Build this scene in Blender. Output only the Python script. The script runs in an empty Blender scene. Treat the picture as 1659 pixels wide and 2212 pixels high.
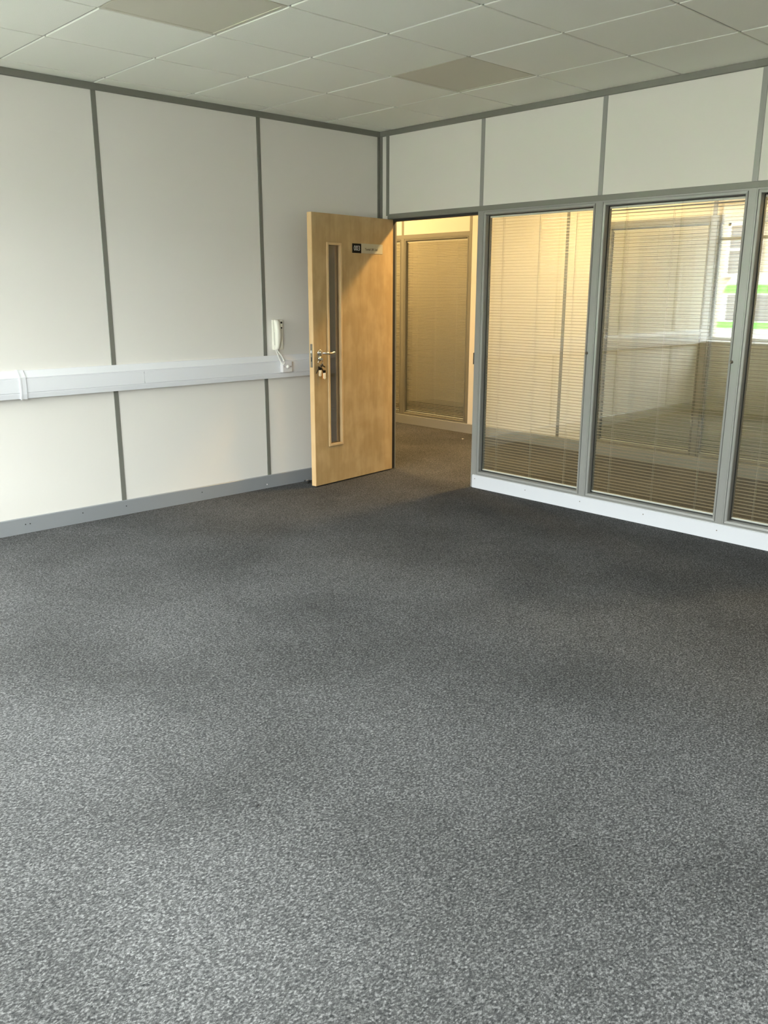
import bpy, bmesh, math, random
from mathutils import Vector, Matrix
random.seed(7)
S = bpy.context.scene
COL = S.collection
PI = math.pi

# ------------------------------------------------------------------ camera
F_PX = 1832.6
cam_d = bpy.data.cameras.new('camera')
cam_d.sensor_fit = 'HORIZONTAL'; cam_d.sensor_width = 36.0
cam_d.lens = 36.0 * F_PX / 1659.0
cam_d.clip_start = 0.05; cam_d.clip_end = 200
cam = bpy.data.objects.new('camera', cam_d); COL.objects.link(cam)
_r = Vector((0.72774219, -0.68584805, 0.00193978))
_u = Vector((0.17159513, 0.18481368, 0.96767712))
_f = Vector((0.66403796, 0.70388661, -0.2521849))
cam.matrix_world = Matrix(((_r.x, _u.x, -_f.x, -4.9373), (_r.y, _u.y, -_f.y, -5.2866),
                           (_r.z, _u.z, -_f.z, 1.4792), (0, 0, 0, 1)))
S.camera = cam

# ------------------------------------------------------------------ view / sampling
S.view_settings.view_transform = 'Standard'; S.view_settings.look = 'None'
S.view_settings.gamma = 1.0; S.view_settings.use_curve_mapping = False
S.view_settings.exposure = 0.0
cy = S.cycles
cy.max_bounces = 14; cy.diffuse_bounces = 8; cy.glossy_bounces = 5; cy.transparent_max_bounces = 40
cy.transmission_bounces = 8
cy.caustics_reflective = False; cy.caustics_refractive = False
cy.sample_clamp_indirect = 8.0
cy.use_denoising = True

# ------------------------------------------------------------------ world: bright overcast sky
W = bpy.data.worlds.new('overcast_sky'); S.world = W; W.use_nodes = True
wn = W.node_tree.nodes; wl = W.node_tree.links
for n in list(wn): wn.remove(n)
SKY = 56.0
tc = wn.new('ShaderNodeTexCoord'); sp = wn.new('ShaderNodeSeparateXYZ'); cr = wn.new('ShaderNodeValToRGB')
bgn = wn.new('ShaderNodeBackground'); wo = wn.new('ShaderNodeOutputWorld')
wl.new(tc.outputs['Generated'], sp.inputs[0]); wl.new(sp.outputs['Z'], cr.inputs[0])
cr.color_ramp.elements[0].position = 0.0; cr.color_ramp.elements[0].color = (0.34, 0.355, 0.37, 1)
cr.color_ramp.elements[1].position = 0.9; cr.color_ramp.elements[1].color = (0.99, 1.0, 0.99, 1)
wl.new(cr.outputs[0], bgn.inputs[0]); bgn.inputs[1].default_value = SKY
wl.new(bgn.outputs[0], wo.inputs[0])

# room numbers (metres): the corner of the two visible walls is the origin
H = 2.691           # ceiling
XW = -5.50          # inner face of the window wall
YB = -6.40          # wall behind the photographer
WT = 0.32           # outer wall thickness
T = 0.07            # partition thickness
XC = 1.93           # face of the partition across the corridor
OPEN = [(-2.32, -0.004), (-5.95, -2.85)]      # daylight window openings along y
ZS, ZH = 0.87, 2.56

# light portals only guide the sampling of the real sky through the window openings
for k, (ya, yb) in enumerate(OPEN):
    ld = bpy.data.lights.new('window_portal', 'AREA'); ld.shape = 'RECTANGLE'
    ld.size = ZH - ZS; ld.size_y = yb - ya
    ld.cycles.is_portal = True
    lo = bpy.data.objects.new('window_portal', ld); COL.objects.link(lo)
    lo.location = (XW - WT - 0.01, (ya + yb) / 2, (ZS + ZH) / 2)
    lo.rotation_euler = (0, -PI / 2, 0)

# ------------------------------------------------------------------ materials
def mat(name, color, rough=0.6, metal=0.0, bump=None, mottle=None, spec=0.5, emis=None, coat=0.0):
    m = bpy.data.materials.new(name); m.use_nodes = True
    nt = m.node_tree; b = nt.nodes['Principled BSDF']
    b.inputs['Base Color'].default_value = (*color, 1); b.inputs['Roughness'].default_value = rough
    b.inputs['Metallic'].default_value = metal; b.inputs['Specular IOR Level'].default_value = spec
    b.inputs['Coat Weight'].default_value = coat
    t = nt.nodes.new('ShaderNodeTexCoord')
    if mottle:
        sc, c2 = mottle
        n = nt.nodes.new('ShaderNodeTexNoise'); n.inputs['Scale'].default_value = sc; n.inputs['Detail'].default_value = 4
        mx = nt.nodes.new('ShaderNodeMix'); mx.data_type = 'RGBA'
        mx.inputs[6].default_value = (*color, 1); mx.inputs[7].default_value = (*c2, 1)
        nt.links.new(t.outputs['Object'], n.inputs['Vector']); nt.links.new(n.outputs[0], mx.inputs[0])
        nt.links.new(mx.outputs[2], b.inputs['Base Color'])
    if bump:
        sc, st = bump
        n = nt.nodes.new('ShaderNodeTexNoise'); n.inputs['Scale'].default_value = sc; n.inputs['Detail'].default_value = 3
        bp = nt.nodes.new('ShaderNodeBump'); bp.inputs['Strength'].default_value = st; bp.inputs['Distance'].default_value = 0.002
        nt.links.new(t.outputs['Object'], n.inputs['Vector']); nt.links.new(n.outputs[0], bp.inputs['Height'])
        nt.links.new(bp.outputs[0], b.inputs['Normal'])
    if emis:
        b.inputs['Emission Color'].default_value = (*emis[0], 1); b.inputs['Emission Strength'].default_value = emis[1]
    return m

def glass_mat(name, tint=(0.96, 0.98, 0.97), r0=0.05, rough=0.0):
    m = bpy.data.materials.new(name); m.use_nodes = True; nt = m.node_tree
    for n in list(nt.nodes): nt.nodes.remove(n)
    N = nt.nodes.new; L = nt.links.new
    g = N('ShaderNodeNewGeometry'); d = N('ShaderNodeVectorMath'); d.operation = 'DOT_PRODUCT'
    L(g.outputs['Incoming'], d.inputs[0]); L(g.outputs['Normal'], d.inputs[1])
    a = N('ShaderNodeMath'); a.operation = 'ABSOLUTE'; L(d.outputs['Value'], a.inputs[0])
    s = N('ShaderNodeMath'); s.operation = 'SUBTRACT'; s.inputs[0].default_value = 1; L(a.outputs[0], s.inputs[1])
    p = N('ShaderNodeMath'); p.operation = 'POWER'; p.inputs[1].default_value = 5; L(s.outputs[0], p.inputs[0])
    ml = N('ShaderNodeMath'); ml.operation = 'MULTIPLY_ADD'; ml.inputs[1].default_value = 1 - r0; ml.inputs[2].default_value = r0
    L(p.outputs[0], ml.inputs[0])
    tr = N('ShaderNodeBsdfTransparent'); tr.inputs[0].default_value = (*tint, 1)
    gl = N('ShaderNodeBsdfGlossy'); gl.inputs['Roughness'].default_value = rough; gl.inputs[0].default_value = (1, 1, 1, 1)
    mx = N('ShaderNodeMixShader'); L(ml.outputs[0], mx.inputs[0]); L(tr.outputs[0], mx.inputs[1]); L(gl.outputs[0], mx.inputs[2])
    o = N('ShaderNodeOutputMaterial'); L(mx.outputs[0], o.inputs[0])
    return m

def carpet_mat():
    m = bpy.data.materials.new('grey_flecked_carpet'); m.use_nodes = True; nt = m.node_tree
    N = nt.nodes.new; L = nt.links.new; b = nt.nodes['Principled BSDF']
    b.inputs['Roughness'].default_value = 1.0; b.inputs['Specular IOR Level'].default_value = 0.08
    b.inputs['Sheen Weight'].default_value = 0.0
    t = N('ShaderNodeTexCoord')
    # fibres lean with a slow wandering direction, so the fleck is stretched
    mp = N('ShaderNodeMapping'); mp.inputs['Rotation'].default_value = (0, 0, 0.75); mp.inputs['Scale'].default_value = (1.0, 1.4, 1)
    L(t.outputs['Object'], mp.inputs[0])
    wz = N('ShaderNodeTexNoise'); wz.inputs['Scale'].default_value = 3.0; L(t.outputs['Object'], wz.inputs[0])
    ad = N('ShaderNodeVectorMath'); ad.operation = 'MULTIPLY_ADD'; ad.inputs[1].default_value = (0.05, 0.05, 0)
    L(wz.outputs['Color'], ad.inputs[0]); L(mp.outputs[0], ad.inputs[2])
    n1 = N('ShaderNodeTexNoise'); n1.inputs['Scale'].default_value = 110; n1.inputs['Detail'].default_value = 6; n1.inputs['Roughness'].default_value = 0.72
    n2 = N('ShaderNodeTexNoise'); n2.inputs['Scale'].default_value = 1.3; n2.inputs['Detail'].default_value = 3
    vo = N('ShaderNodeTexVoronoi'); vo.inputs['Scale'].default_value = 165
    for n in (n1, vo): L(ad.outputs[0], n.inputs['Vector'])
    L(t.outputs['Object'], n2.inputs['Vector'])
    cr = N('ShaderNodeValToRGB'); e = cr.color_ramp.elements
    e[0].position = 0.37; e[0].color = (0.010, 0.011, 0.012, 1)
    e[1].position = 0.62; e[1].color = (0.24, 0.242, 0.245, 1)
    mid = e.new(0.5); mid.color = (0.074, 0.075, 0.076, 1)
    vs_ = N('ShaderNodeSeparateColor'); L(vo.outputs['Color'], vs_.inputs[0])
    vm = N('ShaderNodeMapRange'); vm.inputs[3].default_value = 0.40; vm.inputs[4].default_value = 0.60; L(vs_.outputs[0], vm.inputs[0])
    av = N('ShaderNodeMix'); av.data_type = 'FLOAT'; av.inputs[0].default_value = 0.5; L(n1.outputs[0], av.inputs[2]); L(vm.outputs[0], av.inputs[3])
    L(av.outputs[0], cr.inputs[0])
    mx = N('ShaderNodeMix'); mx.data_type = 'RGBA'; mx.blend_type = 'MULTIPLY'; mx.inputs[0].default_value = 0.35
    vr = N('ShaderNodeValToRGB'); vr.color_ramp.elements[0].color = (1.25, 1.25, 1.25, 1); vr.color_ramp.elements[1].color = (0.35, 0.35, 0.35, 1)
    vr.color_ramp.elements[1].position = 0.75
    L(vo.outputs['Distance'], vr.inputs[0]); L(cr.outputs[0], mx.inputs[6]); L(vr.outputs[0], mx.inputs[7])
    mx2 = N('ShaderNodeMix'); mx2.data_type = 'RGBA'; mx2.blend_type = 'MULTIPLY'; mx2.inputs[0].default_value = 1
    r2 = N('ShaderNodeValToRGB'); r2.color_ramp.elements[0].position = 0.35; r2.color_ramp.elements[0].color = (0.76, 0.76, 0.75, 1)
    r2.color_ramp.elements[1].position = 0.65; r2.color_ramp.elements[1].color = (1.1, 1.1, 1.1, 1)
    L(n2.outputs[0], r2.inputs[0]); L(mx.outputs[2], mx2.inputs[6]); L(r2.outputs[0], mx2.inputs[7])
    L(mx2.outputs[2], b.inputs['Base Color'])
    bp = N('ShaderNodeBump'); bp.inputs['Strength'].default_value = 0.45; bp.inputs['Distance'].default_value = 0.003
    L(av.outputs[0], bp.inputs['Height']); L(bp.outputs[0], b.inputs['Normal'])
    return m

def maple_mat(name, c1, c2, c3):
    m = bpy.data.materials.new(name); m.use_nodes = True; nt = m.node_tree
    N = nt.nodes.new; L = nt.links.new; b = nt.nodes['Principled BSDF']
    b.inputs['Roughness'].default_value = 0.38; b.inputs['Specular IOR Level'].default_value = 0.35
    t = N('ShaderNodeTexCoord')
    mp = N('ShaderNodeMapping'); mp.inputs['Scale'].default_value = (9, 9, 0.9); L(t.outputs['Object'], mp.inputs[0])
    n1 = N('ShaderNodeTexNoise'); n1.inputs['Scale'].default_value = 3; n1.inputs['Detail'].default_value = 6; n1.inputs['Distortion'].default_value = 0.6
    L(mp.outputs[0], n1.inputs['Vector'])
    mp2 = N('ShaderNodeMapping'); mp2.inputs['Scale'].default_value = (5, 5, 3.2); L(t.outputs['Object'], mp2.inputs[0])
    n2 = N('ShaderNodeTexNoise'); n2.inputs['Scale'].default_value = 1.6; n2.inputs['Detail'].default_value = 3
    L(mp2.outputs[0], n2.inputs['Vector'])
    cr = N('ShaderNodeValToRGB'); e = cr.color_ramp.elements
    e[0].position = 0.3; e[0].color = (*c2, 1); e[1].position = 0.6; e[1].color = (*c1, 1)
    L(n1.outputs[0], cr.inputs[0])
    r2 = N('ShaderNodeValToRGB'); r2.color_ramp.elements[0].position = 0.42; r2.color_ramp.elements[0].color = (*c3, 1)
    r2.color_ramp.elements[1].position = 0.62; r2.color_ramp.elements[1].color = (1, 1, 1, 1)
    L(n2.outputs[0], r2.inputs[0])
    mx = N('ShaderNodeMix'); mx.data_type = 'RGBA'; mx.blend_type = 'MULTIPLY'; mx.inputs[0].default_value = 1
    L(cr.outputs[0], mx.inputs[6]); L(r2.outputs[0], mx.inputs[7]); L(mx.outputs[2], b.inputs['Base Color'])
    return m

def stone_mat():
    m = bpy.data.materials.new('coursed_stone'); m.use_nodes = True; nt = m.node_tree
    N = nt.nodes.new; L = nt.links.new; b = nt.nodes['Principled BSDF']; b.inputs['Roughness'].default_value = 0.9
    t = N('ShaderNodeTexCoord'); mp = N('ShaderNodeMapping'); mp.inputs['Rotation'].default_value = (PI / 2, 0, PI / 2)
    L(t.outputs['Object'], mp.inputs[0])
    br = N('ShaderNodeTexBrick'); br.inputs['Scale'].default_value = 1.0
    br.inputs['Brick Width'].default_value = 0.42; br.inputs['Row Height'].default_value = 0.17; br.inputs['Mortar Size'].default_value = 0.012
    br.inputs['Color1'].default_value = (0.50, 0.36, 0.22, 1); br.inputs['Color2'].default_value = (0.36, 0.26, 0.17, 1)
    br.inputs['Mortar'].default_value = (0.55, 0.48, 0.38, 1)
    L(mp.outputs[0], br.inputs['Vector']); L(br.outputs[0], b.inputs['Base Color'])
    return m

M = dict(
    wall=mat('white_partition_board', (0.69, 0.67, 0.63), 0.36, bump=(900, 0.05), spec=0.5),
    tile=mat('mineral_ceiling_tile', (0.82, 0.83, 0.755), 0.9, bump=(260, 0.5), spec=0.2),
    tgrid=mat('ceiling_tee_bar', (0.38, 0.38, 0.34), 0.5),
    opal=mat('opal_light_diffuser', (0.58, 0.56, 0.46), 0.45, bump=(300, 0.3)),
    alu=mat('grey_aluminium_trim', (0.165, 0.165, 0.142), 0.45, metal=0.1, spec=0.5),
    ledge=mat('silver_frame', (0.265, 0.267, 0.252), 0.36, metal=0.15),
    skirt_grey=mat('grey_metal_skirting', (0.30, 0.315, 0.33), 0.40, metal=0.3),
    skirt_white=mat('pale_metal_skirting', (0.60, 0.615, 0.65), 0.38),
    groove=mat('dark_joint', (0.03, 0.032, 0.03), 0.7),
    rubber=mat('black_rubber_seal', (0.008, 0.008, 0.009), 0.6),
    pvc=mat('white_pvc_trunking', (0.69, 0.70, 0.73), 0.35, coat=0.2),
    plate=mat('white_faceplate', (0.62, 0.60, 0.61), 0.3),
    ivory=mat('ivory_plastic', (0.80, 0.78, 0.69), 0.35),
    cable=mat('white_cord', (0.82, 0.80, 0.77), 0.45),
    black=mat('black_plastic', (0.008, 0.007, 0.006), 0.6, spec=0.15),
    chrome=mat('polished_chrome', (0.80, 0.78, 0.74), 0.14, metal=1.0),
    steel=mat('satin_steel', (0.27, 0.24, 0.20), 0.4, metal=0.7),
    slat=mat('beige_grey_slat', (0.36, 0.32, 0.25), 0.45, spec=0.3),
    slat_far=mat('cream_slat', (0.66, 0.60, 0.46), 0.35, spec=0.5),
    cord=mat('blind_cord', (0.62, 0.58, 0.50), 0.7),
    rail=mat('white_blind_rail', (0.82, 0.81, 0.77), 0.4),
    maple=maple_mat('maple_veneer', (0.48, 0.345, 0.175), (0.435, 0.305, 0.145), (0.85, 0.82, 0.76)),
    bead=maple_mat('maple_bead', (0.62, 0.45, 0.25), (0.57, 0.40, 0.21), (0.92, 0.9, 0.86)),
    lipping=maple_mat('maple_lipping', (0.68, 0.48, 0.26), (0.63, 0.43, 0.22), (0.95, 0.93, 0.9)),
    signsilver=mat('brushed_silver_plate', (0.42, 0.40, 0.31), 0.5, metal=0.2),
    signink=mat('dark_sign_lettering', (0.06, 0.05, 0.02), 0.6),
    signwhite=mat('pale_sign_numerals', (0.62, 0.62, 0.60), 0.6),
    fob=mat('cream_key_fob', (0.92, 0.84, 0.64), 0.35),
    fobamber=mat('amber_key_fob', (0.75, 0.30, 0.06), 0.35),
    brass=mat('brass_key', (0.62, 0.42, 0.14), 0.3, metal=1.0),
    darkmetal=mat('dark_metal_key', (0.10, 0.08, 0.06), 0.35, metal=0.9),
    paper=mat('white_paper', (0.85, 0.84, 0.80), 0.8),
    fluff=mat('black_fluff', (0.01, 0.01, 0.01), 0.9),
    upvc=mat('white_window_frame', (0.80, 0.81, 0.82), 0.35),
    lamp=mat('warm_lamp_lens', (0.9, 0.8, 0.6), 0.4, emis=((1.0, 0.64, 0.25), 760.0)),
    lampbase=mat('white_lamp_base', (0.8, 0.8, 0.78), 0.5),
    render=mat('pale_outer_wall', (0.55, 0.52, 0.46), 0.9),
    tarmac=mat('wet_tarmac', (0.11, 0.11, 0.11), 0.8, mottle=(4, (0.16, 0.16, 0.15))),
    stone=stone_mat(),
    sash=mat('white_sash_paint', (0.9, 0.9, 0.9), 0.5),
    darkglass=mat('dark_window_glass', (0.10, 0.10, 0.11), 0.08, spec=0.8),
    vanwhite=mat('white_van_paint', (0.92, 0.92, 0.92), 0.25, coat=0.5),
    vangreen=mat('lime_green_stripe', (0.10, 0.66, 0.05), 0.35),
    tyre=mat('tyre_rubber', (0.02, 0.02, 0.02), 0.8),
    dim=mat('far_room_wall', (0.5, 0.46, 0.38), 0.8),
    roof=mat('slate_roof', (0.12, 0.12, 0.13), 0.8),
    carpet=carpet_mat(),
    glass=glass_mat('clear_pane', (0.95, 0.965, 0.95), 0.06),
    dayglass=glass_mat('daylight_pane', (0.95, 0.97, 0.96), 0.05),
    fireglass=glass_mat('smoky_vision_glass', (0.74, 0.72, 0.70), 0.05),
)

# ------------------------------------------------------------------ mesh helpers
def box(bm, x0, x1, y0, y1, z0, z1, bev=0.0, mi=0, mtx=None):
    x0, x1 = sorted((x0, x1)); y0, y1 = sorted((y0, y1)); z0, z1 = sorted((z0, z1))
    r = bmesh.ops.create_cube(bm, size=1.0)
    for v in r['verts']:
        v.co = Vector((x0 + (v.co.x + .5) * (x1 - x0), y0 + (v.co.y + .5) * (y1 - y0), z0 + (v.co.z + .5) * (z1 - z0)))
    fs = list({f for v in r['verts'] for f in v.link_faces})
    vs = r['verts']
    if bev > 0:
        es = list({e for f in fs for e in f.edges})
        q = bmesh.ops.bevel(bm, geom=es, offset=bev, segments=2, profile=0.5, affect='EDGES')
        vs = list({v for f in q['faces'] for v in f.verts} | {v for v in vs if v.is_valid})
        fs = list({f for v in vs for f in v.link_faces})
    for f in fs: f.material_index = mi
    if mtx: bmesh.ops.transform(bm, matrix=mtx, verts=vs)
    return vs

def cyl(bm, p0, p1, r0, r1=None, seg=24, mi=0):
    p0, p1 = Vector(p0), Vector(p1); r1 = r0 if r1 is None else r1
    d = p1 - p0
    q = bmesh.ops.create_cone(bm, cap_ends=True, segments=seg, radius1=r0, radius2=r1, depth=d.length)
    m = Matrix.Translation((p0 + p1) / 2) @ d.to_track_quat('Z', 'Y').to_matrix().to_4x4()
    bmesh.ops.transform(bm, matrix=m, verts=q['verts'])
    for f in {f for v in q['verts'] for f in v.link_faces}: f.material_index = mi; f.smooth = len(f.verts) == 4
    return q['verts']

def tube(bm, pts, r, seg=10, radii=None):
    pts = [Vector(p) for p in pts]; rings = []
    up = Vector((0, 0, 1))
    for i, p in enumerate(pts):
        t = (pts[min(i + 1, len(pts) - 1)] - pts[max(i - 1, 0)]).normalized()
        a = t.cross(up)
        if a.length < 1e-4: a = t.cross(Vector((1, 0, 0)))
        a.normalize(); b = t.cross(a).normalized()
        rr = radii[i] if radii else r
        rings.append([bm.verts.new(p + rr * (math.cos(k * 2 * PI / seg) * a + math.sin(k * 2 * PI / seg) * b)) for k in range(seg)])
    for i in range(len(rings) - 1):
        for k in range(seg):
            f = bm.faces.new((rings[i][k], rings[i][(k + 1) % seg], rings[i + 1][(k + 1) % seg], rings[i + 1][k])); f.smooth = True
    bm.faces.new(rings[0]); bm.faces.new(rings[-1])

def smooth_path(pts, n=8):
    out = []; P = [Vector(p) for p in pts]; P = [P[0]] + P + [P[-1]]
    for i in range(1, len(P) - 2):
        a, b, c, d = P[i - 1:i + 3]
        for k in range(n):
            t = k / n
            out.append(0.5 * ((2 * b) + (-a + c) * t + (2 * a - 5 * b + 4 * c - d) * t * t + (-a + 3 * b - 3 * c + d) * t ** 3))
    out.append(P[-2]); return out

def prism(bm, poly, axis, a, b, mi=0):
    """extrude a 2-D polygon along an axis ('x': poly=(y,z), 'y': poly=(x,z), 'z': poly=(x,y))"""
    def P(p, t): return {'x': (t, p[0], p[1]), 'y': (p[0], t, p[1]), 'z': (p[0], p[1], t)}[axis]
    v0 = [bm.verts.new(P(p, a)) for p in poly]; v1 = [bm.verts.new(P(p, b)) for p in poly]
    n = len(poly); fs = [bm.faces.new(v0), bm.faces.new(v1)]
    for k in range(n): fs.append(bm.faces.new((v0[k], v0[(k + 1) % n], v1[(k + 1) % n], v1[k])))
    for f in fs: f.material_index = mi
    return v0 + v1

def lathe(bm, prof, centre, axis=(0, 0, 1), seg=32):
    """prof: (radius, height) pairs"""
    rings = []
    q = Vector(axis).to_track_quat('Z', 'Y').to_matrix(); c = Vector(centre)
    for r, h in prof:
        rings.append([bm.verts.new(c + q @ Vector((r * math.cos(2 * PI * k / seg), r * math.sin(2 * PI * k / seg), h))) for k in range(seg)])
    for i in range(len(rings) - 1):
        for k in range(seg):
            f = bm.faces.new((rings[i][k], rings[i][(k + 1) % seg], rings[i + 1][(k + 1) % seg], rings[i + 1][k])); f.smooth = True
    bm.faces.new(rings[0]); bm.faces.new(rings[-1])

def ringframe(bm, y0, y1, z0, z1, prof):
    """mitred rectangular frame in the y-z plane; prof = (inset, x) closed loop"""
    loops = []
    for sy, sz in ((0, 0), (1, 0), (1, 1), (0, 1)):
        loops.append([bm.verts.new((x, (y1 - w) if sy else (y0 + w), (z1 - w) if sz else (z0 + w))) for w, x in prof])
    n = len(prof)
    for i in range(4):
        A, B = loops[i], loops[(i + 1) % 4]
        for k in range(n):
            bm.faces.new((A[k], A[(k + 1) % n], B[(k + 1) % n], B[k]))

def obj(name, bm, material, parent=None, label=None):
    bmesh.ops.recalc_face_normals(bm, faces=bm.faces)
    me = bpy.data.meshes.new(name); bm.to_mesh(me); bm.free()
    for m in (material if isinstance(material, (list, tuple)) else [material]): me.materials.append(m)
    o = bpy.data.objects.new(name, me); COL.objects.link(o)
    if parent: o.parent = parent
    if label: o['label'] = label
    return o
def tag(o, label, cat, group=None, kind=None):
    o['label'] = label; o['category'] = cat
    if group: o['group'] = group
    if kind: o['kind'] = kind
    return o
def thing(name, label, cat, loc=(0, 0, 0), rotz=0, group=None, kind=None):
    o = bpy.data.objects.new(name, None); COL.objects.link(o); o.empty_display_size = 0.05
    o.location = loc; o.rotation_euler = (0, 0, rotz)
    return tag(o, label, cat, group, kind)
def B(): return bmesh.new()
def text_mesh(name, body, size, m, parent, origin, xdir, thick=0.0006, sx=1.0):
    cu = bpy.data.curves.new(name, 'FONT'); cu.body = body; cu.size = size; cu.extrude = thick
    cu.align_x = 'CENTER'; cu.align_y = 'CENTER'
    tmp = bpy.data.objects.new(name, cu)
    COL.objects.link(tmp); bpy.context.view_layer.update()
    me = bpy.data.meshes.new_from_object(tmp.evaluated_get(bpy.context.evaluated_depsgraph_get()))
    COL.objects.unlink(tmp); bpy.data.objects.remove(tmp)
    me.materials.clear(); me.materials.append(m)
    X = Vector(xdir); Z = Vector((0, 0, 1)); Nn = X.cross(Z)
    R = Matrix((X * sx, Z, Nn)).transposed().to_4x4()
    me.transform(Matrix.Translation(origin) @ R)
    o = bpy.data.objects.new(name, me); COL.objects.link(o); o.parent = parent
    return o

# ================================================================== SETTING
# floor: one carpet through the room and the corridor
bm = B(); box(bm, XW - WT, 3.6, YB - 0.1, 3.2, -0.05, 0.0)
tag(obj('floor', bm, M['carpet']), 'dark grey flecked carpet running from the room into the corridor', 'floor', kind='structure')

# ceiling: tegular tiles hanging in a tee grid
A0, B0 = 0.5761, 0.1523
xs = [0.0] + [-A0 - .6 * i for i in range(9)] + [XW]
ys = [0.0] + [-B0 - .6 * j for j in range(11)] + [YB]
LIGHTS = {(1, 3): 'nearer the corridor wall', (4, 3): 'over the left of the room'}
bm = B()
box(bm, XW - WT, T, YB - 0.1, T, H + 0.03, H + 0.06)
for i in range(len(xs) - 1):
    for j in range(len(ys) - 1):
        if (i, j) in LIGHTS: continue
        if abs(xs[i] - xs[i + 1]) < .05 or abs(ys[j] - ys[j + 1]) < .05: continue
        g0 = 0.0075 if i else 0.0; g1 = 0.0075 if i < len(xs) - 2 else 0.0
        h0 = 0.0075 if j else 0.0; h1 = 0.0075 if j < len(ys) - 2 else 0.0
        dz = random.uniform(-0.0008, 0.0008)
        box(bm, xs[i + 1] + g1, xs[i] - g0, ys[j + 1] + h1, ys[j] - h0, H + dz, H + 0.02, bev=0.0018)
ceiling = tag(obj('ceiling', bm, M['tile']), 'suspended ceiling of white square mineral tiles over the room', 'ceiling', kind='structure')
bm = B()
for x in xs[1:-1]: box(bm, x - 0.012, x + 0.012, YB, 0, H + 0.007, H + 0.012)
for y in ys[1:-1]: box(bm, XW, 0, y - 0.012, y + 0.012, H + 0.0065, H + 0.0115)
obj('ceiling_grid', bm, M['tgrid'], ceiling)
for (i, j), where in LIGHTS.items():
    x0, x1, y0, y1 = xs[i + 1], xs[i], ys[j + 1], ys[j]
    t = thing('ceiling_light', 'unlit beige square light panel set flush in the ceiling, ' + where, 'ceiling light',
              ((x0 + x1) / 2, (y0 + y1) / 2, H), group='unlit ceiling light panels')
    bm = B(); w = (x1 - x0) / 2
    for s in (-1, 1):
        box(bm, -w + .004, w - .004, s * (w - .004), s * (w - .022), 0.001, 0.02)
        box(bm, s * (w - .004), s * (w - .022), -w + .022, w - .022, 0.001, 0.02)
    obj('frame', bm, M['opal'], t)
    bm = B(); box(bm, -w + .021, w - .021, -w + .021, w - .021, 0.003, 0.012); obj('diffuser', bm, M['opal'], t)

# wall on the left (with the handset): boards with cover strips
bm = B(); box(bm, XW - WT, T, 0.0, T, 0, H + 0.03)
tag(obj('wall_left', bm, M['wall']), 'white panelled wall on the left behind the open door', 'wall', kind='structure')
n_trim = [0]
def trim(bm, m, label):
    n_trim[0] += 1
    return tag(obj('trim_%d' % n_trim[0], bm, m), label, 'trim', kind='structure')
LS = [(-1.171, 'grey vertical wall strip just left of the handset'), (-2.378, 'grey vertical wall strip crossing behind the trunking at the left'),
      (-3.585, 'grey vertical wall strip at the window end of the left wall'), (-4.79, 'grey vertical wall strip beside the daylight windows')]
for x, lab in LS:
    bm = B(); prism(bm, [(x - .017, 0), (x - .015, -.003), (x + .015, -.003), (x + .017, 0)], 'z', 0.09, H - 0.02)
    trim(bm, M['alu'], lab)
bm = B(); prism(bm, [(0, 0), (-.030, 0), (-.030, -.003), (-.003, -.003), (-.003, -.030), (0, -.030)], 'z', 0.0, H - 0.02)
trim(bm, M['alu'], 'grey angle strip down the corner of the two walls')
bm = B(); prism(bm, [(0, H - .040), (-.006, H - .040), (-.010, H - .036), (-.010, H), (0, H)], 'x', XW, 0)
trim(bm, M['alu'], 'grey edge channel along the top of the left wall')
bm = B(); prism(bm, [(0, H - .040), (-.006, H - .040), (-.010, H - .036), (-.010, H), (0, H)], 'y', YB, 0)
trim(bm, M['alu'], 'grey edge channel along the top of the glazed wall')
bm = B(); prism(bm, [(0, 0), (-.012, 0), (-.012, .096), (-.009, .100), (0, .100)], 'x', XW, 0)
bl = tag(obj('baseboard_left', bm, M['skirt_grey']), 'grey metal skirting along the left wall', 'skirting', kind='structure')
for x, z in ((-3.053, .057), (-3.024, .057), (-2.679, .065), (-2.372, .059), (-1.78, .06)):
    bm = B(); cyl(bm, (x, -.0145, z), (x, -.011, z), .0035, .004, 10); obj('screw', bm, M['groove'], bl)
bm = B(); cyl(bm, (-1.204, -.016, .03), (-1.204, -.011, .03), .004, .0055, 12); obj('screw', bm, M['plate'], bl, 'white screw cap')

# ---------------------------------------------------------------- partition system
DOOR = (-1.04, -0.105)
RW = [-0.0894, -1.0656, -2.0531, -3.0463, -4.04, -5.03, -6.03]       # cover strips of the glazed wall
bm = B()
box(bm, 0, T, -0.0894, 0, 0, H + 0.03)
box(bm, 0, T, YB, -0.0894, 2.05, H + 0.03)
box(bm, 0, T, YB, -6.03, 0, 2.05)
box(bm, 0.004, T - 0.004, -6.03, -1.0656, 0.0, 0.095)
wr = tag(obj('wall_right', bm, M['wall']), 'white panelled wall above the door and the blinds', 'wall', kind='structure')

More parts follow.
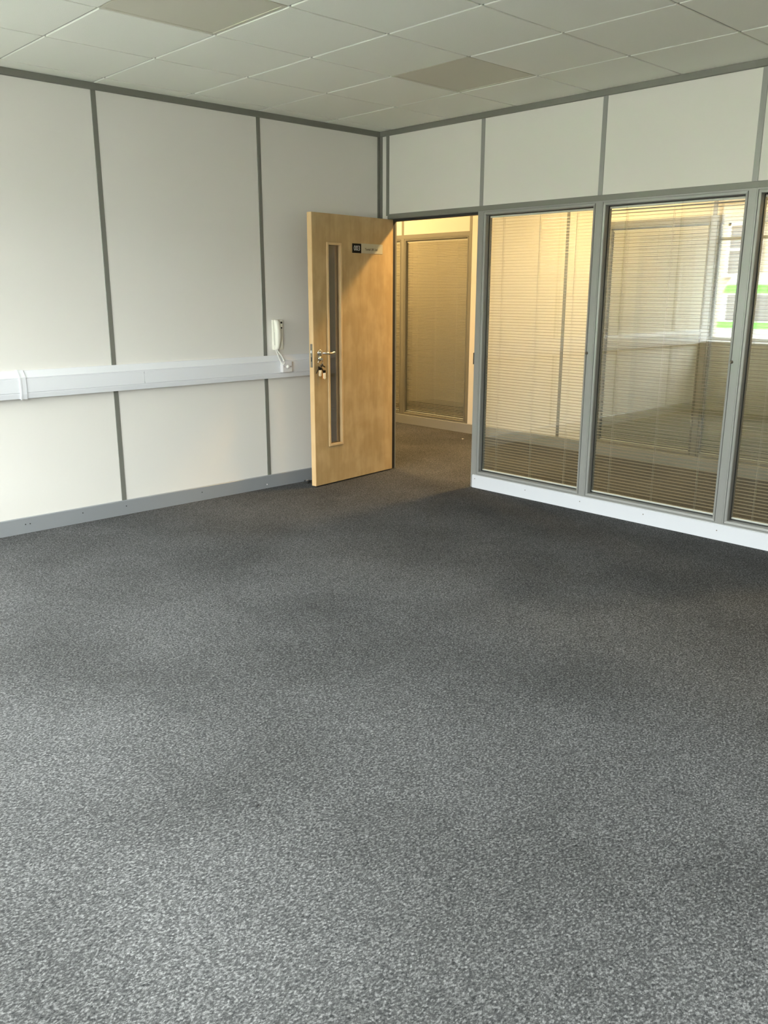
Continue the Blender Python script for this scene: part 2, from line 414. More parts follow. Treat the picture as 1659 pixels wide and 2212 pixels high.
def strip_z(x0, y, z0, z1, w=.0175):
    bm = B(); prism(bm, [(x0, y - w), (x0 - .003, y - w + .002), (x0 - .003, y + w - .002), (x0, y + w)], 'z', z0, z1); return bm
SL = ['grey strip above the hinge side of the door', 'grey upright between the doorway and the first blind', 'grey upright between the first and second blinds',
      'grey upright between the second and third blinds', 'grey upright beyond the third blind', 'grey upright near the photographer', 'last grey upright of the glazed wall']
for k, y in enumerate(RW):
    bm = strip_z(0, y, 2.06, H - 0.03)
    if k >= 1:
        w = .0175
        ya = y + w + (0.008 if k == 1 else 0)
        box(bm, -.002, T + .002, y - w, ya, 0.0 if k == 1 else 0.10, 2.061)
    trim(bm, M['alu'] if k == 0 else M['ledge'], SL[k])
bm = B()
box(bm, -.0035, T + .003, YB, -0.09, 2.037, 2.072, bev=.0012)
trim(bm, M['alu'], 'grey transom over the door and the glazed panels')

# door lining with stop and seals
bm = B()
box(bm, 0.0, T, -.119, -0.0894, 0, 2.037)                       # hinge jamb
box(bm, 0.0, T, DOOR[0], -.119, 2.033, 2.037)                   # head
box(bm, 0.055, T, -.122, -.119, 0, 2.033)                       # stops
box(bm, 0.055, T, DOOR[0], -.122, 2.021, 2.033)
dl = trim(bm, M['alu'], 'grey metal lining around the open doorway')
bm = B()
box(bm, 0.001, 0.0545, -.1235, -.1192, 0.002, 2.0325); box(bm, 0.002, 0.0545, -1.039, -.124, 2.015, 2.0325)  # seal widened over the rebate; its black also paints the hinge-side shadow
obj('seal_and_shade', bm, M['rubber'], dl, 'black rubber seal with painted rebate shade')
bm = B(); box(bm, 0.010, 0.040, -1.0395, -1.033, .92, 1.045, bev=.001); box(bm, -0.006, 0.012, -1.040, -1.034, .945, 1.03, bev=.001)
obj('strike_plate', bm, M['rubber'], dl, 'dark strike plate')

PANEPROF = lambda x0: [(0, x0 - .001), (.009, x0 - .001), (.010, x0 + .004), (.0125, x0 + .004), (.0135, x0 - .002), (.026, x0 + .000),
                       (.029, x0 + .005), (.030, x0 + .038), (.034, x0 + .040), (.034, x0 + .066), (.027, x0 + .068), (.025, x0 + .071), (0, x0 + .071)]
n_win = [0]
PANEFAR = lambda x0: [(w, x - .022 if x0 + .01 < x < x0 + .067 else x) for w, x in PANEPROF(x0)]
def window(x0, y0, y1, z0=0.100, z1=2.037, label='', fm='alu', gm='rubber', rec=0.0):
    n_win[0] += 1
    t = thing('window_%d' % n_win[0], label, 'window', (x0, (y0 + y1) / 2, z0), kind='structure')
    off = Vector((x0, (y0 + y1) / 2, z0))
    def put(o): o.data.transform(Matrix.Translation(-off)); return o
    bm = B(); ringframe(bm, y0, y1, z0, z1, PANEFAR(x0) if rec else PANEPROF(x0)); put(obj('window_frame', bm, M[fm], t))
    bm = B()
    g = .0305
    for xx in (x0 + .0355 - rec, ):
        box(bm, xx, xx + .004, y0 + g, y1 - g, z0 + g, z0 + g + .004); box(bm, xx, xx + .004, y0 + g, y1 - g, z1 - g - .004, z1 - g)
        box(bm, xx, xx + .004, y0 + g, y0 + g + .004, z0 + g, z1 - g); box(bm, xx, xx + .004, y1 - g - .004, y1 - g, z0 + g, z1 - g)
    put(obj('gasket', bm, M[gm], t))
    for xx in (x0 + .0400 - rec, x0 + .0630 - rec):
        bm = B(); box(bm, xx, xx + .003, y0 + .0335, y1 - .0335, z0 + .0335, z1 - .0335); put(obj('glass_pane', bm, M['glass'], t))
    return t

def blind(x0, y0, y1, z0, z1, label, tilt=4.0, pitch=.0205, cords=(.14, .5, .84), stuck=(), sm='slat', group=None, knob=True, gap_top=0.0, rec=0.0):
    """slatted blind hanging in the cavity between the two panes"""
    xc = x0 + .053 - rec; ya, yb = y0 + .0345, y1 - .0345
    t = thing('venetian_blind', label, 'blind', (xc, (ya + yb) / 2, z0), group=group)
    off = Vector((xc, (ya + yb) / 2, z0))
    def put(o): o.data.transform(Matrix.Translation(-off)); return o
    top = z1 - .035; bot = z0 + .035
    bm = B(); box(bm, xc - .0085, xc + .0085, ya, yb, top - .012, top - .001, bev=.001); put(obj('head_rail', bm, M['rail'], t))
    bm = B(); box(bm, xc - .0085, xc + .0085, ya, yb, bot + .002, bot + .010, bev=.001); put(obj('bottom_rail', bm, M['rail'], t))
    bm = B(); z = top - .020 - gap_top; k = 0
    while z > bot + .020:
        a = math.radians(stuck[k] if k < len(stuck) else tilt + random.uniform(-.7, .7))
        c, s = math.cos(a), math.sin(a); w = .0075; h = .0004
        zj = z + random.uniform(-.0006, .0006)
        up = [(-w, 0), (-w * .4, .0011), (w * .4, .0011), (w, 0)]
        poly = up + [(p[0], p[1] - h) for p in reversed(up)]
        # positive tilt: the edge nearer the viewer (smaller x) is the lower one
        prism(bm, [(xc + px * c - pz * s, zj + px * s + pz * c) for px, pz in poly], 'y', ya + .004, yb - .004)
        z -= pitch; k += 1
    put(obj('slats', bm, M[sm], t))
    for cfrac in cords:
        yy = yb - (yb - ya) * cfrac
        bm = B()
        for sx in (-.0083, .0083):
            cyl(bm, (xc + sx, yy, bot + .005), (xc + sx, yy, top - .004), .0007, seg=6)
        cyl(bm, (xc + .0, yy + .004, bot + .005), (xc + .0, yy + .004, top - .004), .0006, seg=6)
        put(obj('ladder_cord', bm, M['cord'], t))
    if knob:
        bm = B(); yk = y0 - .006
        lathe(bm, [(.010, 0), (.010, .004), (.006, .006), (.0065, .015), (.003, .017)], (x0 - .002, yk + .014, 1.08), (-1, 0, 0), 20)
        put(obj('tilt_knob', bm, M['steel'], t))
    return t

wl_names = ['first from the doorway', 'second from the doorway', 'third from the doorway', 'fourth from the doorway', 'fifth from the doorway']
for k in range(5):
    ya, yb = RW[k + 2] + .0175, RW[k + 1] - .0175
    window(0.0, ya, yb, label='tall double glazed panel with silver frame, %s' % wl_names[k], fm='ledge')
    if k < 3:
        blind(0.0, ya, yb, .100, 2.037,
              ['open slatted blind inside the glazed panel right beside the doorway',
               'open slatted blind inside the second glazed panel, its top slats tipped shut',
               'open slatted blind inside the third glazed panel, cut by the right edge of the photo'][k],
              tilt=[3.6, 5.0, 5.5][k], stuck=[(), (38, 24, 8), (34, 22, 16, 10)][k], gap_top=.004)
# skirting of the glazed wall
bm = B()
prism(bm, [(0, 0), (-.012, 0), (-.012, .094), (-.006, .100), (0, .101)], 'y', YB, -1.062)
br_ = tag(obj('baseboard_right', bm, M['skirt_white']), 'pale metal skirting under the glazed panels', 'skirting', kind='structure')
for y, z in ((-1.09, .072), (-1.576, .064), (-2.05, .064), (-2.54, .066), (-3.042, .06), (-3.55, .064)):
    bm = B(); cyl(bm, (-.0145, y, z), (-.011, y, z), .0032, .004, 10); obj('screw', bm, M['steel'], br_)

# ---------------------------------------------------------------- far side of the corridor
bm = B()
box(bm, XC, XC + T, YB, 3.1, 2.05, H + 0.03)
box(bm, XC + .004, XC + T - .004, YB, 3.1, 0.0, .095)
box(bm, XC, XC + T, -.885, .695, 0, 2.05)
tag(obj('wall_corridor', bm, M['wall']), 'white panelled wall across the corridor', 'wall', kind='structure')
FS = [(2.68, 'far'), (1.70, 'b'), (.71, 'c'), (-.47, 'd'), (-.885, 'e'), (-1.875, 'f'), (-2.865, 'g'), (-3.855, 'h')]
FL = ['grey upright at the far end of the corridor wall', 'grey upright between the two blinds seen through the doorway', 'grey upright right of the blind seen through the doorway',
      'grey strip on the corridor wall behind the first blind', 'grey upright left of the corridor window behind the second blind',
      'grey upright on the corridor wall behind the second blind', 'grey upright on the corridor wall behind the third blind', 'grey upright on the corridor wall far right']
for k, ((y, _), lab) in enumerate(zip(FS, FL)):
    bm = strip_z(XC, y, .10 if k == 3 else 2.06, H - .03)
    if k != 3: box(bm, XC - .002, XC + T, y - .0175, y + .0175, .1, 2.061)
    trim(bm, M['alu'], lab)
bm = B(); box(bm, XC - .0035, XC + .003, .693, 3.1, 2.037, 2.072, bev=.001); box(bm, XC - .0035, XC + .003, YB, -.868, 2.037, 2.072, bev=.001)
trim(bm, M['alu'], 'grey transom along the corridor wall')
bm = B(); prism(bm, [(XC, 0), (XC - .012, 0), (XC - .012, .096), (XC, .101)], 'y', YB, 3.1)
tag(obj('baseboard_corridor', bm, M['skirt_grey']), 'grey metal skirting across the corridor', 'skirting', kind='structure')
FW = [(1.7175, 2.6625, 'corridor window at the far left seen through the doorway', 'closed slatted blind seen as a sliver beside the door edge'),
      (.7275, 1.6825, 'corridor window seen whole through the open doorway', 'closed slatted blind across the corridor seen whole through the doorway'),
      (-1.8575, -.9025, 'corridor window behind the second glazed panel', 'closed slatted blind across the corridor, seen through the second open blind'),
      (-2.8475, -1.8925, 'corridor window behind the third glazed panel', 'closed slatted blind across the corridor, seen between the second and third open blinds'),
      (-3.8375, -2.8825, 'corridor window beyond the third glazed panel', 'closed slatted blind across the corridor at the far right')]
for a, b, l1, l2 in FW:
    window(XC, a, b, label=l1, gm='alu', rec=.022)
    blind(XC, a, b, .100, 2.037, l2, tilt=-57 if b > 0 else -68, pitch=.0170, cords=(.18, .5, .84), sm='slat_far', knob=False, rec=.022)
# corridor ends, ceiling, far rooms
bm = B(); box(bm, T, XC, 3.0, 3.1, 0, H + .03)
tag(obj('wall_corridor_end', bm, M['wall']), 'white wall closing the corridor', 'wall', kind='structure')
bm = B(); box(bm, T, XC, YB - .1, YB, 0, H + .03)
tag(obj('wall_corridor_near_end', bm, M['wall']), 'white wall closing the near end of the corridor', 'wall', kind='structure')
bm = B(); box(bm, 0, T, T, 3.1, 0, H + .03)
tag(obj('wall_neighbour', bm, M['wall']), 'white wall of the next office along the corridor', 'wall', kind='structure')
bm = B(); box(bm, T, 3.6, YB - .1, 3.2, H, H + .06)
tag(obj('ceiling_corridor', bm, M['tile']), 'white ceiling over the corridor', 'ceiling', kind='structure')
bm = B(); box(bm, 3.5, 3.6, YB - .1, 3.2, 0, H + .03)
box(bm, XC + T, 3.5, 3.1, 3.2, 0, H + .03); box(bm, XC + T, 3.5, YB - .1, YB, 0, H + .03)
tag(obj('wall_far_room', bm, M['dim']), 'dim wall of the room beyond the corridor', 'wall', kind='structure')

# corridor lamps: round bulkheads on the ceiling
def corridor_lamp(y, lab):
    t = thing('bulkhead_lamp', lab, 'lamp', (0.80, y, H), group='round lamps on the corridor ceiling')
    bm = B(); lathe(bm, [(.125, 0), (.125, -.018), (.115, -.022), (.0, -.022)], (0, 0, 0)); obj('base', bm, M['lampbase'], t)
    bm = B(); lathe(bm, [(.095, -.022), (.092, -.035), (.075, -.052), (.045, -.062), (.002, -.065)], (0, 0, 0)); obj('lens', bm, M['lamp'], t)
for y, lab in ((-1.03, 'warm round ceiling lamp in the corridor near the doorway'), (2.2, 'warm round ceiling lamp at the far end of the corridor'),
               (-4.6, 'warm round ceiling lamp at the near end of the corridor')):
    corridor_lamp(y, lab)

# ---------------------------------------------------------------- window wall and back wall
bm = B()
prev = 0.0
box(bm, XW - WT, XW, YB - .1, 0, 0, ZS - .03); box(bm, XW - WT, XW, YB - .1, 0, ZH, H + .03)
edges = [0.0] + [v for a, b in sorted(OPEN, reverse=True) for v in (b, a)] + [YB - .1]
for k in range(0, len(edges), 2): box(bm, XW - WT, XW, edges[k + 1], edges[k], ZS - .03, ZH)
tag(obj('wall_window', bm, M['wall']), 'white outer wall with the daylight windows', 'wall', kind='structure')
bm = B(); box(bm, XW, 0, YB - .1, YB, 0, H + .03)
tag(obj('wall_back', bm, M['wall']), 'white wall behind the photographer', 'wall', kind='structure')
for (a, b) in OPEN:
    n_win[0] += 1
    t = thing('window_%d' % n_win[0], 'white framed daylight window to the street, %s' % ('next to the left wall' if b > -1 else 'nearer the photographer'), 'window',
              (XW - WT + .06, (a + b) / 2, ZS), kind='structure')
    yc = (a + b) / 2; bm = B(); w = .040; hw = (b - a) / 2; hh = ZH - ZS
    box(bm, -.035, .035, -hw, hw, 0, w, bev=.004); box(bm, -.035, .035, -hw, hw, hh - w, hh, bev=.004)
    nm = 3 if hw > 1.3 else 2
    for q in range(nm + 1):
        yy = -hw + w / 2 + (2 * hw - w) * q / nm
        box(bm, -.034, .034, yy - w / 2, yy + w / 2, w, hh - w, bev=.004)
    box(bm, -.030, .030, -hw + w, hw - w, hh - .46, hh - .42)
    obj('window_frame', bm, M['upvc'], t)
    bm = B(); box(bm, .036, WT - .062, hw - .006, hw - .001, .001, hh - .001); obj('added_bright_lining', bm, M['upvc'], t)  # white sheet added to brighten the reveal in the glass reflections
    bm = B(); box(bm, -.012, .012, -hw + .02, hw - .02, .02, hh - .02); obj('glass_pane', bm, M['dayglass'], t)
    bm = B(); box(bm, .036, WT - .06 + .02, -hw + .001, hw - .001, -.028, .0, bev=.004); obj('window_sill', bm, M['upvc'], t)

# ================================================================== DOOR
th = math.atan2(-0.11018964, -0.99391058)
DL, DH, DT = .912, 2.028, .044
door = thing('door_1', 'open pale maple veneer door with narrow glazed slot, folded back towards the left wall', 'door', (0.0, -.151, 0.0), th, kind='structure')
# vision slot
U0, U1, V0, V1 = .622, .754, .318, 1.812
bm = B()
for (a, b, c, d) in ((0, U0, .010, DH), (U1, DL, .010, DH), (U0, U1, .010, V0), (U0, U1, V1, DH)):
    box(bm, a, b, -DT, 0, c, d)
bmesh.ops.remove_doubles(bm, verts=bm.verts, dist=1e-5)
leaf = obj('door_leaf', bm, M['maple'], door)
bm = B(); box(bm, DL, DL + .007, -DT, 0, .010, DH, bev=.001); obj('edge_lipping', bm, M['lipping'], door)
bm = B()
for y0_, y1_ in ((-.012, .009), (-DT - .009, -DT + .012)):
    w = .015
    for (a, b, c, d) in ((U0 - w, U0 + .004, V0 - w, V1 + w), (U1 - .004, U1 + w, V0 - w, V1 + w), (U0 + .004, U1 - .004, V0 - w, V0 + .004), (U0 + .004, U1 - .004, V1 - .004, V1 + w)):
        box(bm, a, b, y0_, y1_, c, d, bev=.003)
obj('glazing_bead', bm, M['bead'], door)
bm = B(); box(bm, U0 + .001, U1 - .001, -.026, -.019, V0 + .001, V1 - .001); obj('vision_glass', bm, M['fireglass'], door)
# lever handle: rose, lever, keyhole rose (both faces)
for s, y0_ in ((1, 0.0), (-1, -DT)):
    hx, hz = .855, 1.028
    bm = B(); lathe(bm, [(.026, 0), (.026, .006), (.023, .009), (.011, .010)], (hx, y0_, hz), (0, s, 0)); hd = obj('handle_rose', bm, M['chrome'], door)
    bm = B()
    path = smooth_path([(hx, y0_ + s * .006, hz), (hx, y0_ + s * .040, hz), (hx - .008, y0_ + s * .053, hz - .001), (hx - .030, y0_ + s * .058, hz - .003),
                        (hx - .06, y0_ + s * .058, hz - .006), (hx - .085, y0_ + s * .056, hz - .002), (hx - .103, y0_ + s * .055, hz + .001)], 6)
    tube(bm, path, .0095, 14); obj('lever', bm, M['chrome'], hd)
    bm = B(); lathe(bm, [(.019, 0), (.019, .004), (.017, .006), (.008, .006), (.007, .010), (.001, .010)], (hx, y0_, .985), (0, s, 0)); obj('keyhole_rose', bm, M['chrome'], door)
# lock face plate on the edge of the leaf
XE = DL + .007
bm = B(); box(bm, XE, XE + .0015, -.033, -.011, .922, 1.095); lk = obj('lock_plate', bm, M['steel'], door)
bm = B(); prism(bm, [(XE, -.029), (XE + .011, -.026), (XE + .011, -.022), (XE, -.015)], 'z', 1.028, 1.048); obj('latch_bolt', bm, M['chrome'], lk)
bm = B(); box(bm, XE + .001, XE + .0022, -.027, -.017, .965, .998); obj('bolt_slot', bm, M['groove'], lk)
# hinges
for z in (.25, 1.05, 1.82):
    bm = B(); cyl(bm, (-.006, -.050, z - .05), (-.006, -.050, z + .05), .0065, seg=16); box(bm, -.008, .03, -.0455, -.0443, z - .05, z + .05)
    obj('hinge', bm, M['steel'], door)
# name plate: black number square and silver strip
bm = B(); box(bm, .385, .484, 0, .004, 1.760, 1.829, bev=.0008); sg = obj('number_plate', bm, M['black'], door)
text_mesh('room_number', '003', .052, M['signwhite'], sg, (.4345, .0044, 1.7935), (-1, 0, 0), sx=.92)
bm = B(); box(bm, .132, .385, 0, .004, 1.760, 1.832, bev=.0008); sp_ = obj('name_plate', bm, M['signsilver'], door)
text_mesh('name_lettering', 'Tantal UK Ltd', .025, M['signink'], sp_, (.268, .0044, 1.790), (-1, 0, 0), sx=1.03)

def on_leaf(u, f, z):      # leaf coordinates to world (f = distance in front of the face)
    c, s = math.cos(th), math.sin(th)
    return Vector((u * c - f * s, -.151 + u * s + f * c, z))

# key bunch hanging from the lock
kb = thing('key_bunch', 'bunch of keys with two cream fobs hanging from the lock of the maple door', 'keys', on_leaf(.884, .0, .982), th)
def kobj(name, bm, m, lab=None): return obj(name, bm, m, kb, lab)
bm = B(); box(bm, -.0302, -.0278, .004, .020, -.003, .003); lathe(bm, [(.002, -.0012), (.009, -.0012), (.009, .0012), (.002, .0012)], (-.029, .025, 0), (1, 0, 0), 20); kobj('lock_key', bm, M['steel'])
def ring(bm, c, R, r, ax):
    q = Vector(ax).to_track_quat('Z', 'Y').to_matrix(); n = 28
    pts = [Vector(c) + q @ Vector((R * math.cos(2 * PI * k / n), R * math.sin(2 * PI * k / n), 0)) for k in range(n + 1)]
    tube(bm, pts, r, 8)
bm = B(); ring(bm, (-.014, .022, -.022), .020, .0016, (.3, 1, 0)); kobj('key_ring', bm, M['chrome'])
bm = B(); ring(bm, (-.018, .024, -.052), .012, .0013, (-.2, 1, .3)); kobj('small_ring', bm, M['steel'])
def key_blade(name, c, ang, m, ln=.045):
    bm = B(); mt = Matrix.Translation(c) @ Matrix.Rotation(ang, 4, 'Y')
    bmesh.ops.transform(bm, matrix=Matrix.Identity(4), verts=[])
    vs = cyl(bm, (0, -.0012, 0), (0, .0012, 0), .0115, seg=20); vs += box(bm, -.004, .004, -.001, .001, -ln, -.006)
    for k in range(3): vs += box(bm, .003, .0062, -.001, .001, -.022 - k * .009, -.017 - k * .009)
    bmesh.ops.transform(bm, matrix=mt, verts=bm.verts); kobj(name, bm, m)
key_blade('key', (.010, .030, -.062), -.65, M['darkmetal'], .050)
key_blade('key', (-.004, .022, -.060), .05, M['brass'], .085)
key_blade('key', (-.024, .020, -.058), .55, M['darkmetal'], .048)
key_blade('key', (-.034, .018, -.045), 1.1, M['darkmetal'], .035)
def fob(c, ang, ln, m2):
    bm = B(); mt = Matrix.Translation(c) @ Matrix.Rotation(ang, 4, 'Y')
    box(bm, -.012, .012, -.0025, .0025, -ln + .012, 0, bev=.002); cyl(bm, (0, -.0025, -ln + .012), (0, .0025, -ln + .012), .0119, seg=24)
    bmesh.ops.transform(bm, matrix=mt, verts=bm.verts); f = kobj('key_fob', bm, M['fob'])
    bm = B(); box(bm, -.013, .013, -.003, .003, -.002, .018, bev=.002); bmesh.ops.transform(bm, matrix=mt, verts=bm.verts); obj('fob_cap', bm, M['black'], f)
    bm = B(); cyl(bm, (0, .0024, -ln + .007), (0, .0030, -ln + .007), .0022, seg=12); bmesh.ops.transform(bm, matrix=mt, verts=bm.verts); obj('fob_hole', bm, m2, f)
fob(Vector((-.002, .030, -.078)), -.04, .048, M['darkmetal'])
fob(Vector((-.050, .026, -.102)), .06, .048, M['darkmetal'])
bm = B(); mt = Matrix.Translation((-.044, .021, -.108)); box(bm, -.010, .010, -.002, .002, -.042, 0, bev=.0018)
bmesh.ops.transform(bm, matrix=mt, verts=bm.verts); kobj('amber_fob', bm, M['fobamber'], 'amber plastic fob behind the cream one')
bm = B(); mt = Matrix.Translation((.002, .034, -.088)); box(bm, -.010, .010, -.002, .002, -.030, 0, bev=.0018)

bm.free()

# door stop on the floor behind the door
ds = thing('door_stop', 'chrome and black half-round door stop on the carpet behind the door', 'door stop', (-.86, -.075, 0))
bm = B(); lathe(bm, [(.022, 0), (.022, .010), (.020, .018), (.012, .026), (.002, .028)], (0, 0, 0)); obj('chrome_dome', bm, M['chrome'], ds)
bm = B(); lathe(bm, [(.0225, .009), (.0245, .012), (.0245, .020), (.021, .022)], (0, 0, 0)); obj('rubber_buffer', bm, M['rubber'], ds)

# ================================================================== TRUNKING, HANDSET, OUTLET
tr = thing('cable_trunking', 'long white dado trunking running along the left wall at waist height', 'trunking', (0, 0, 0))
TP = [(-.0005, 1.008), (-.018, 1.008), (-.0515, .969), (-.0515, .964), (-.049, .9635), (-.049, .8765), (-.0515, .876), (-.0515, .871), (-.046, .843), (-.0005, .843)]
bm = B(); prism(bm, TP, 'x', XW + .001, -.001); obj('trunking_body', bm, M['pvc'], tr)
def lid(a, b):
    bm = B(); prism(bm, [(-.0485, .962), (-.0525, .961), (-.0530, .9595), (-.0530, .8805), (-.0525, .879), (-.0485, .878)], 'x', a, b); obj('trunking_lid', bm, M['pvc'], tr)
lid(-5.59, -3.012); lid(-2.976, -2.194); lid(-2.1925, -.005)
bm = B(); o_ = .004
prism(bm, [(-.0005, 1.011), (-.020, 1.0115), (-.0565, .971), (-.0565, .870), (-.050, .839), (-.0005, .839)], 'x', -3.010, -2.974)
prism(bm, [(-.0005, 1.013), (-.021, 1.0135), (-.0590, .972), (-.0590, .869), (-.052, .837), (-.0005, .837)], 'x', -3.012, -3.004)
obj('joint_cover', bm, M['pvc'], tr)
for za, zb in ((.944, .957), (.882, .893)):
    bm = B(); box(bm, -2.1937, -2.1928, -.0535, -.048, za, zb); obj('lid_seam', bm, M['groove'], tr)

# flex outlet plate sitting on the trunking
OX, OZ = -1.0335, .926
ol = thing('outlet_plate', 'square white outlet plate with a central cord grip on the trunking', 'outlet', (OX, -.052, OZ))
bm = B(); box(bm, -.043, .043, -.030, -.001, -.041, .041, bev=.002); obj('back_box', bm, M['plate'], ol)
bm = B(); box(bm, -.0435, .0435, -.036, -.029, -.0415, .0415, bev=.003); obj('face_plate', bm, M['plate'], ol)
bm = B(); lathe(bm, [(.013, 0), (.013, .005), (.010, .012), (.006, .014), (.001, .014)], (0, -.036, -.001), (0, -1, 0), 24); obj('cord_grip', bm, M['cable'], ol)
for s in (-1, 1):
    bm = B(); cyl(bm, (s * .0315, -.036, 0), (s * .0315, -.0366, 0), .0035, seg=14); obj('screw', bm, M['steel'], ol)

# handset on its wall plate
PX = -1.045
hs = thing('intercom_handset', 'ivory wall intercom with its handset hung over two dark buttons', 'intercom', (PX, 0, 1.16))
bm = B(); box(bm, -.066, .024, -.026, -.0005, -.111, .111, bev=.006); obj('wall_plate', bm, M['ivory'], hs)
bm = B(); box(bm, -.004, .019, -.030, -.024, -.095, .102, bev=.003); obj('button_panel', bm, M['ivory'], hs)
for z, r in ((.088, .0078), (.050, .0058)):
    bm = B(); lathe(bm, [(r, 0), (r, .003), (r * .7, .005), (.0005, .005)], (.006, -.030, z), (0, -1, 0), 20); obj('button', bm, M['black'], hs)
# handset: tapered, bowed body built from rounded cross-sections
bm = B(); secs = []
NZ = 18
for k in range(NZ + 1):
    t_ = k / NZ; z = -.111 + .222 * t_
    wl_ = -.0655 + .006 * (1 - t_) ** 1.5; wr_ = -.017 - .010 * (1 - t_) ** 2 + .010 * math.sin(PI * (1 - t_) * .9)
    dep = .052 + .016 * math.sin(PI * min(1, max(0, (1 - t_) * .85 + .08)))
    if k in (0, NZ): dep *= .86
    P_ = [(wl_, -.022), (wl_ - .001, -dep + .014), (wl_ + .007, -dep + .003), (wl_ + .018, -dep), (wr_ - .020, -dep + .002), (wr_ - .007, -dep + .010), (wr_, -dep + .022), (wr_, -.022)]
    secs.append([bm.verts.new((x, y, z)) for x, y in P_])
for a, b in zip(secs, secs[1:]):
    for q in range(8):
        f = bm.faces.new((a[q], a[(q + 1) % 8], b[(q + 1) % 8], b[q])); f.smooth = True
bm.faces.new(secs[0]); bm.faces.new(secs[-1])
hb = obj('handset', bm, M['ivory'], hs)
bm = B(); box(bm, -.0652, -.0625, -.040, -.032, -.075, .020, bev=.001); obj('grip_shade', bm, mat('shaded_ivory', (.55, .53, .48), .5), hb)  # flat bar; the darker ivory paints the shade of a recess

# curly cord from the handset, looped down to the outlet
cd = B()
P1 = smooth_path([(-1.108, -.045, 1.052), (-1.102, -.056, 1.022), (-1.095, -.068, .988), (-1.084, -.080, .958), (-1.073, -.088, .944), (-1.064, -.086, .952), (-1.063, -.078, .975), (-1.074, -.068, 1.006), (-1.090, -.052, 1.036), (-1.094, -.040, 1.053)], 14)
# coil: the cord winds tightly round the path
def coil(path, R, turns):
    out = []; n = len(path)
    for i in range((n - 1) * 6 + 1):
        s_ = i / 6; k = min(int(s_), n - 2); p = path[k].lerp(path[k + 1], s_ - k)
        t = (path[k + 1] - path[k]).normalized(); a = t.cross(Vector((0, 1, .01))).normalized(); b = t.cross(a)
        ph = 2 * PI * turns * i / ((n - 1) * 6)
        out.append(p + R * (math.cos(ph) * a + math.sin(ph) * b))
    return out
tube(cd, coil(P1, .0040, 80), .0017, 6)
tag(obj('coiled_cord', cd, M['cable']), 'white coiled cord looping from the wall intercom down to the outlet', 'cord')
bm = B(); tube(bm, smooth_path([(-1.088, -.020, 1.053), (-1.084, -.032, 1.02), (-1.080, -.060, .985), (-1.078, -.066, .950), (-1.0775, -.064, .930)], 8), .0022, 8)
tag(obj('feed_cable', bm, M['cable']), 'thin white cable dropping straight from the intercom into the side of the outlet', 'cable')

# bits on the floor
bm = B(); v = [bm.verts.new(p) for p in ((-.012, -.004, .002), (.010, -.006, .004), (.013, .004, .002), (-.008, .006, .006))]; bm.faces.new(v)
r_ = bmesh.ops.extrude_face_region(bm, geom=bm.faces[:]); bmesh.ops.translate(bm, vec=(0, 0, -.0015), verts=[e for e in r_['geom'] if isinstance(e, bmesh.types.BMVert)])
o = obj('paper_scrap', bm, M['paper']); o.location = (1.60, .46, .0005); tag(o, 'tiny white paper scrap on the corridor carpet', 'litter')
bm = B(); bmesh.ops.create_icosphere(bm, subdivisions=2, radius=.004)
for v_ in bm.verts: v_.co = Vector((v_.co.x * 1.6, v_.co.y * .8, v_.co.z * .5)) * random.uniform(.85, 1.15)
o = obj('carpet_fluff', bm, M['fluff']); o.location = (-3.69, -3.42, .0018); tag(o, 'tiny black fleck of fluff lying on the grey carpet', 'litter')

# ================================================================== STREET OUTSIDE (seen in the glass reflections)
GZ = -.45
bm = B(); box(bm, -60, XW - WT, -50, 50, GZ - .1, GZ)
tag(obj('street_ground', bm, M['tarmac']), 'grey street outside the windows', 'street', kind='structure')
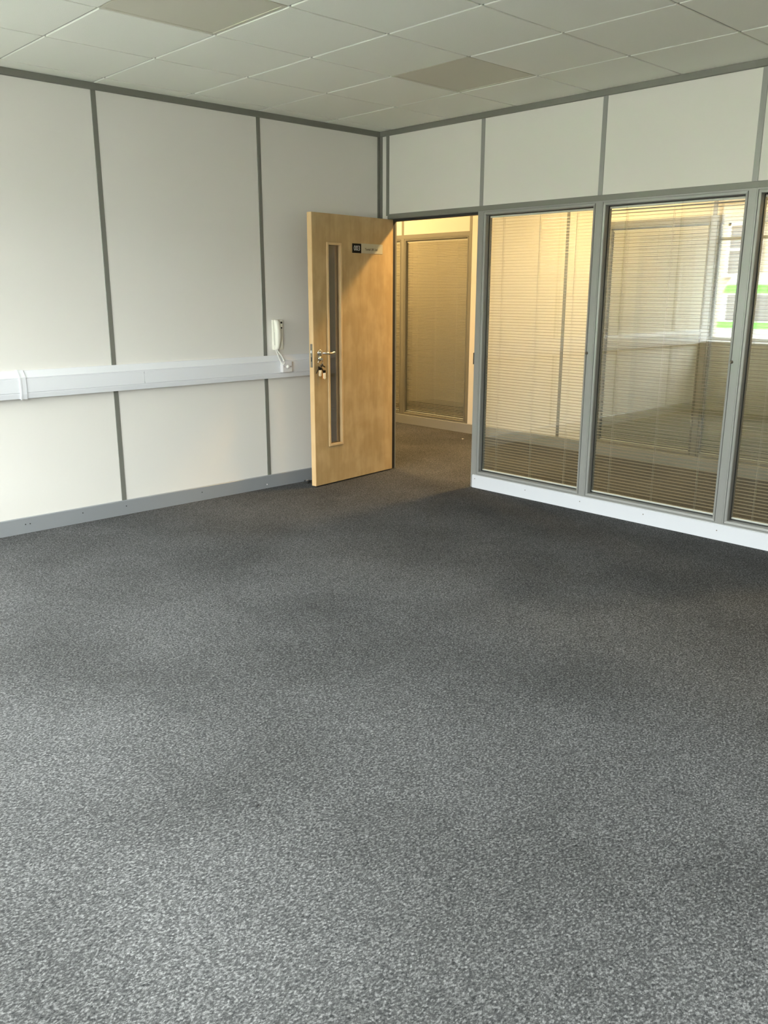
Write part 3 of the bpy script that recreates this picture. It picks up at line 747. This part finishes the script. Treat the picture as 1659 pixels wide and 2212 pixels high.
# stone house across the street
XB = -20.0
hs_ = thing('stone_house', 'brown stone house with white sash windows reflected in the glazed panels', 'house', (XB, 0, GZ))
bm = B(); box(bm, -6, 0, -16, 18, 0, 4.35); obj('wall', bm, M['stone'], hs_)
bm = B(); prism(bm, [(-6.3, 4.35), (.35, 4.35), (-3, 5.6)], 'y', -16.3, 18.3); obj('roof', bm, M['roof'], hs_)
for fz in (2.35,):
    for yc in [6.15 - 3.3 * k for k in range(-3, 7)]:
        w, h = .52, 1.5
        bm = B()
        box(bm, .002, .09, yc - w, yc - w + .09, fz, fz + h, bev=.008); box(bm, .002, .09, yc + w - .09, yc + w, fz, fz + h, bev=.008)
        box(bm, .002, .09, yc - w, yc + w, fz + h - .09, fz + h, bev=.008); box(bm, .002, .13, yc - w - .05, yc + w + .05, fz - .02, fz + .08, bev=.008)
        box(bm, .003, .085, yc - w, yc + w, fz + h * .5 - .035, fz + h * .5 + .035); box(bm, .004, .07, yc - .02, yc + .02, fz + .05, fz + h - .05)
        wf = obj('sash_window', bm, M['sash'], hs_)
        bm = B(); box(bm, .001, .03, yc - w + .05, yc + w - .05, fz + .04, fz + h - .05); obj('window_pane', bm, M['darkglass'], wf)
# white minibus with green bands
mb = thing('minibus', 'white minibus with lime green bands parked outside, seen only in the reflections', 'minibus', (-12.0, 2.92, GZ))
def side(poly, x0, x1, m, name): 
    bm = B(); prism(bm, poly, 'x', x0, x1); return obj(name, bm, m, mb)
side([(0, .35), (0, 1.35), (-.10, 2.05), (-.28, 2.28), (-5.6, 2.30), (-5.75, 2.1), (-5.75, .35)], -2.0, 0, M['vanwhite'], 'body')
side([(-.06, 1.90), (-.13, 2.06), (-5.70, 2.06), (-5.74, 1.90)], -.01, .006, M['vangreen'], 'green_band')
side([(0, 1.22), (0, 1.34), (-5.75, 1.34), (-5.75, 1.22)], -.01, .006, M['vangreen'], 'green_band')
for a, b in ((-.16, -1.35), (-1.40, -2.75), (-2.80, -4.15), (-4.20, -5.6)):
    bm = B(); box(bm, -.01, .008, b, a, 1.37, 1.87, bev=.004); obj('side_window', bm, M['darkglass'], mb)
for yc in (-.95, -4.6):
    bm = B(); cyl(bm, (-.22, yc, .34), (.02, yc, .34), .34, seg=36); wh = obj('wheel', bm, M['tyre'], mb)
    bm = B(); cyl(bm, (.018, yc, .34), (.03, yc, .34), .19, seg=24); obj('hub_cap', bm, M['steel'], wh)
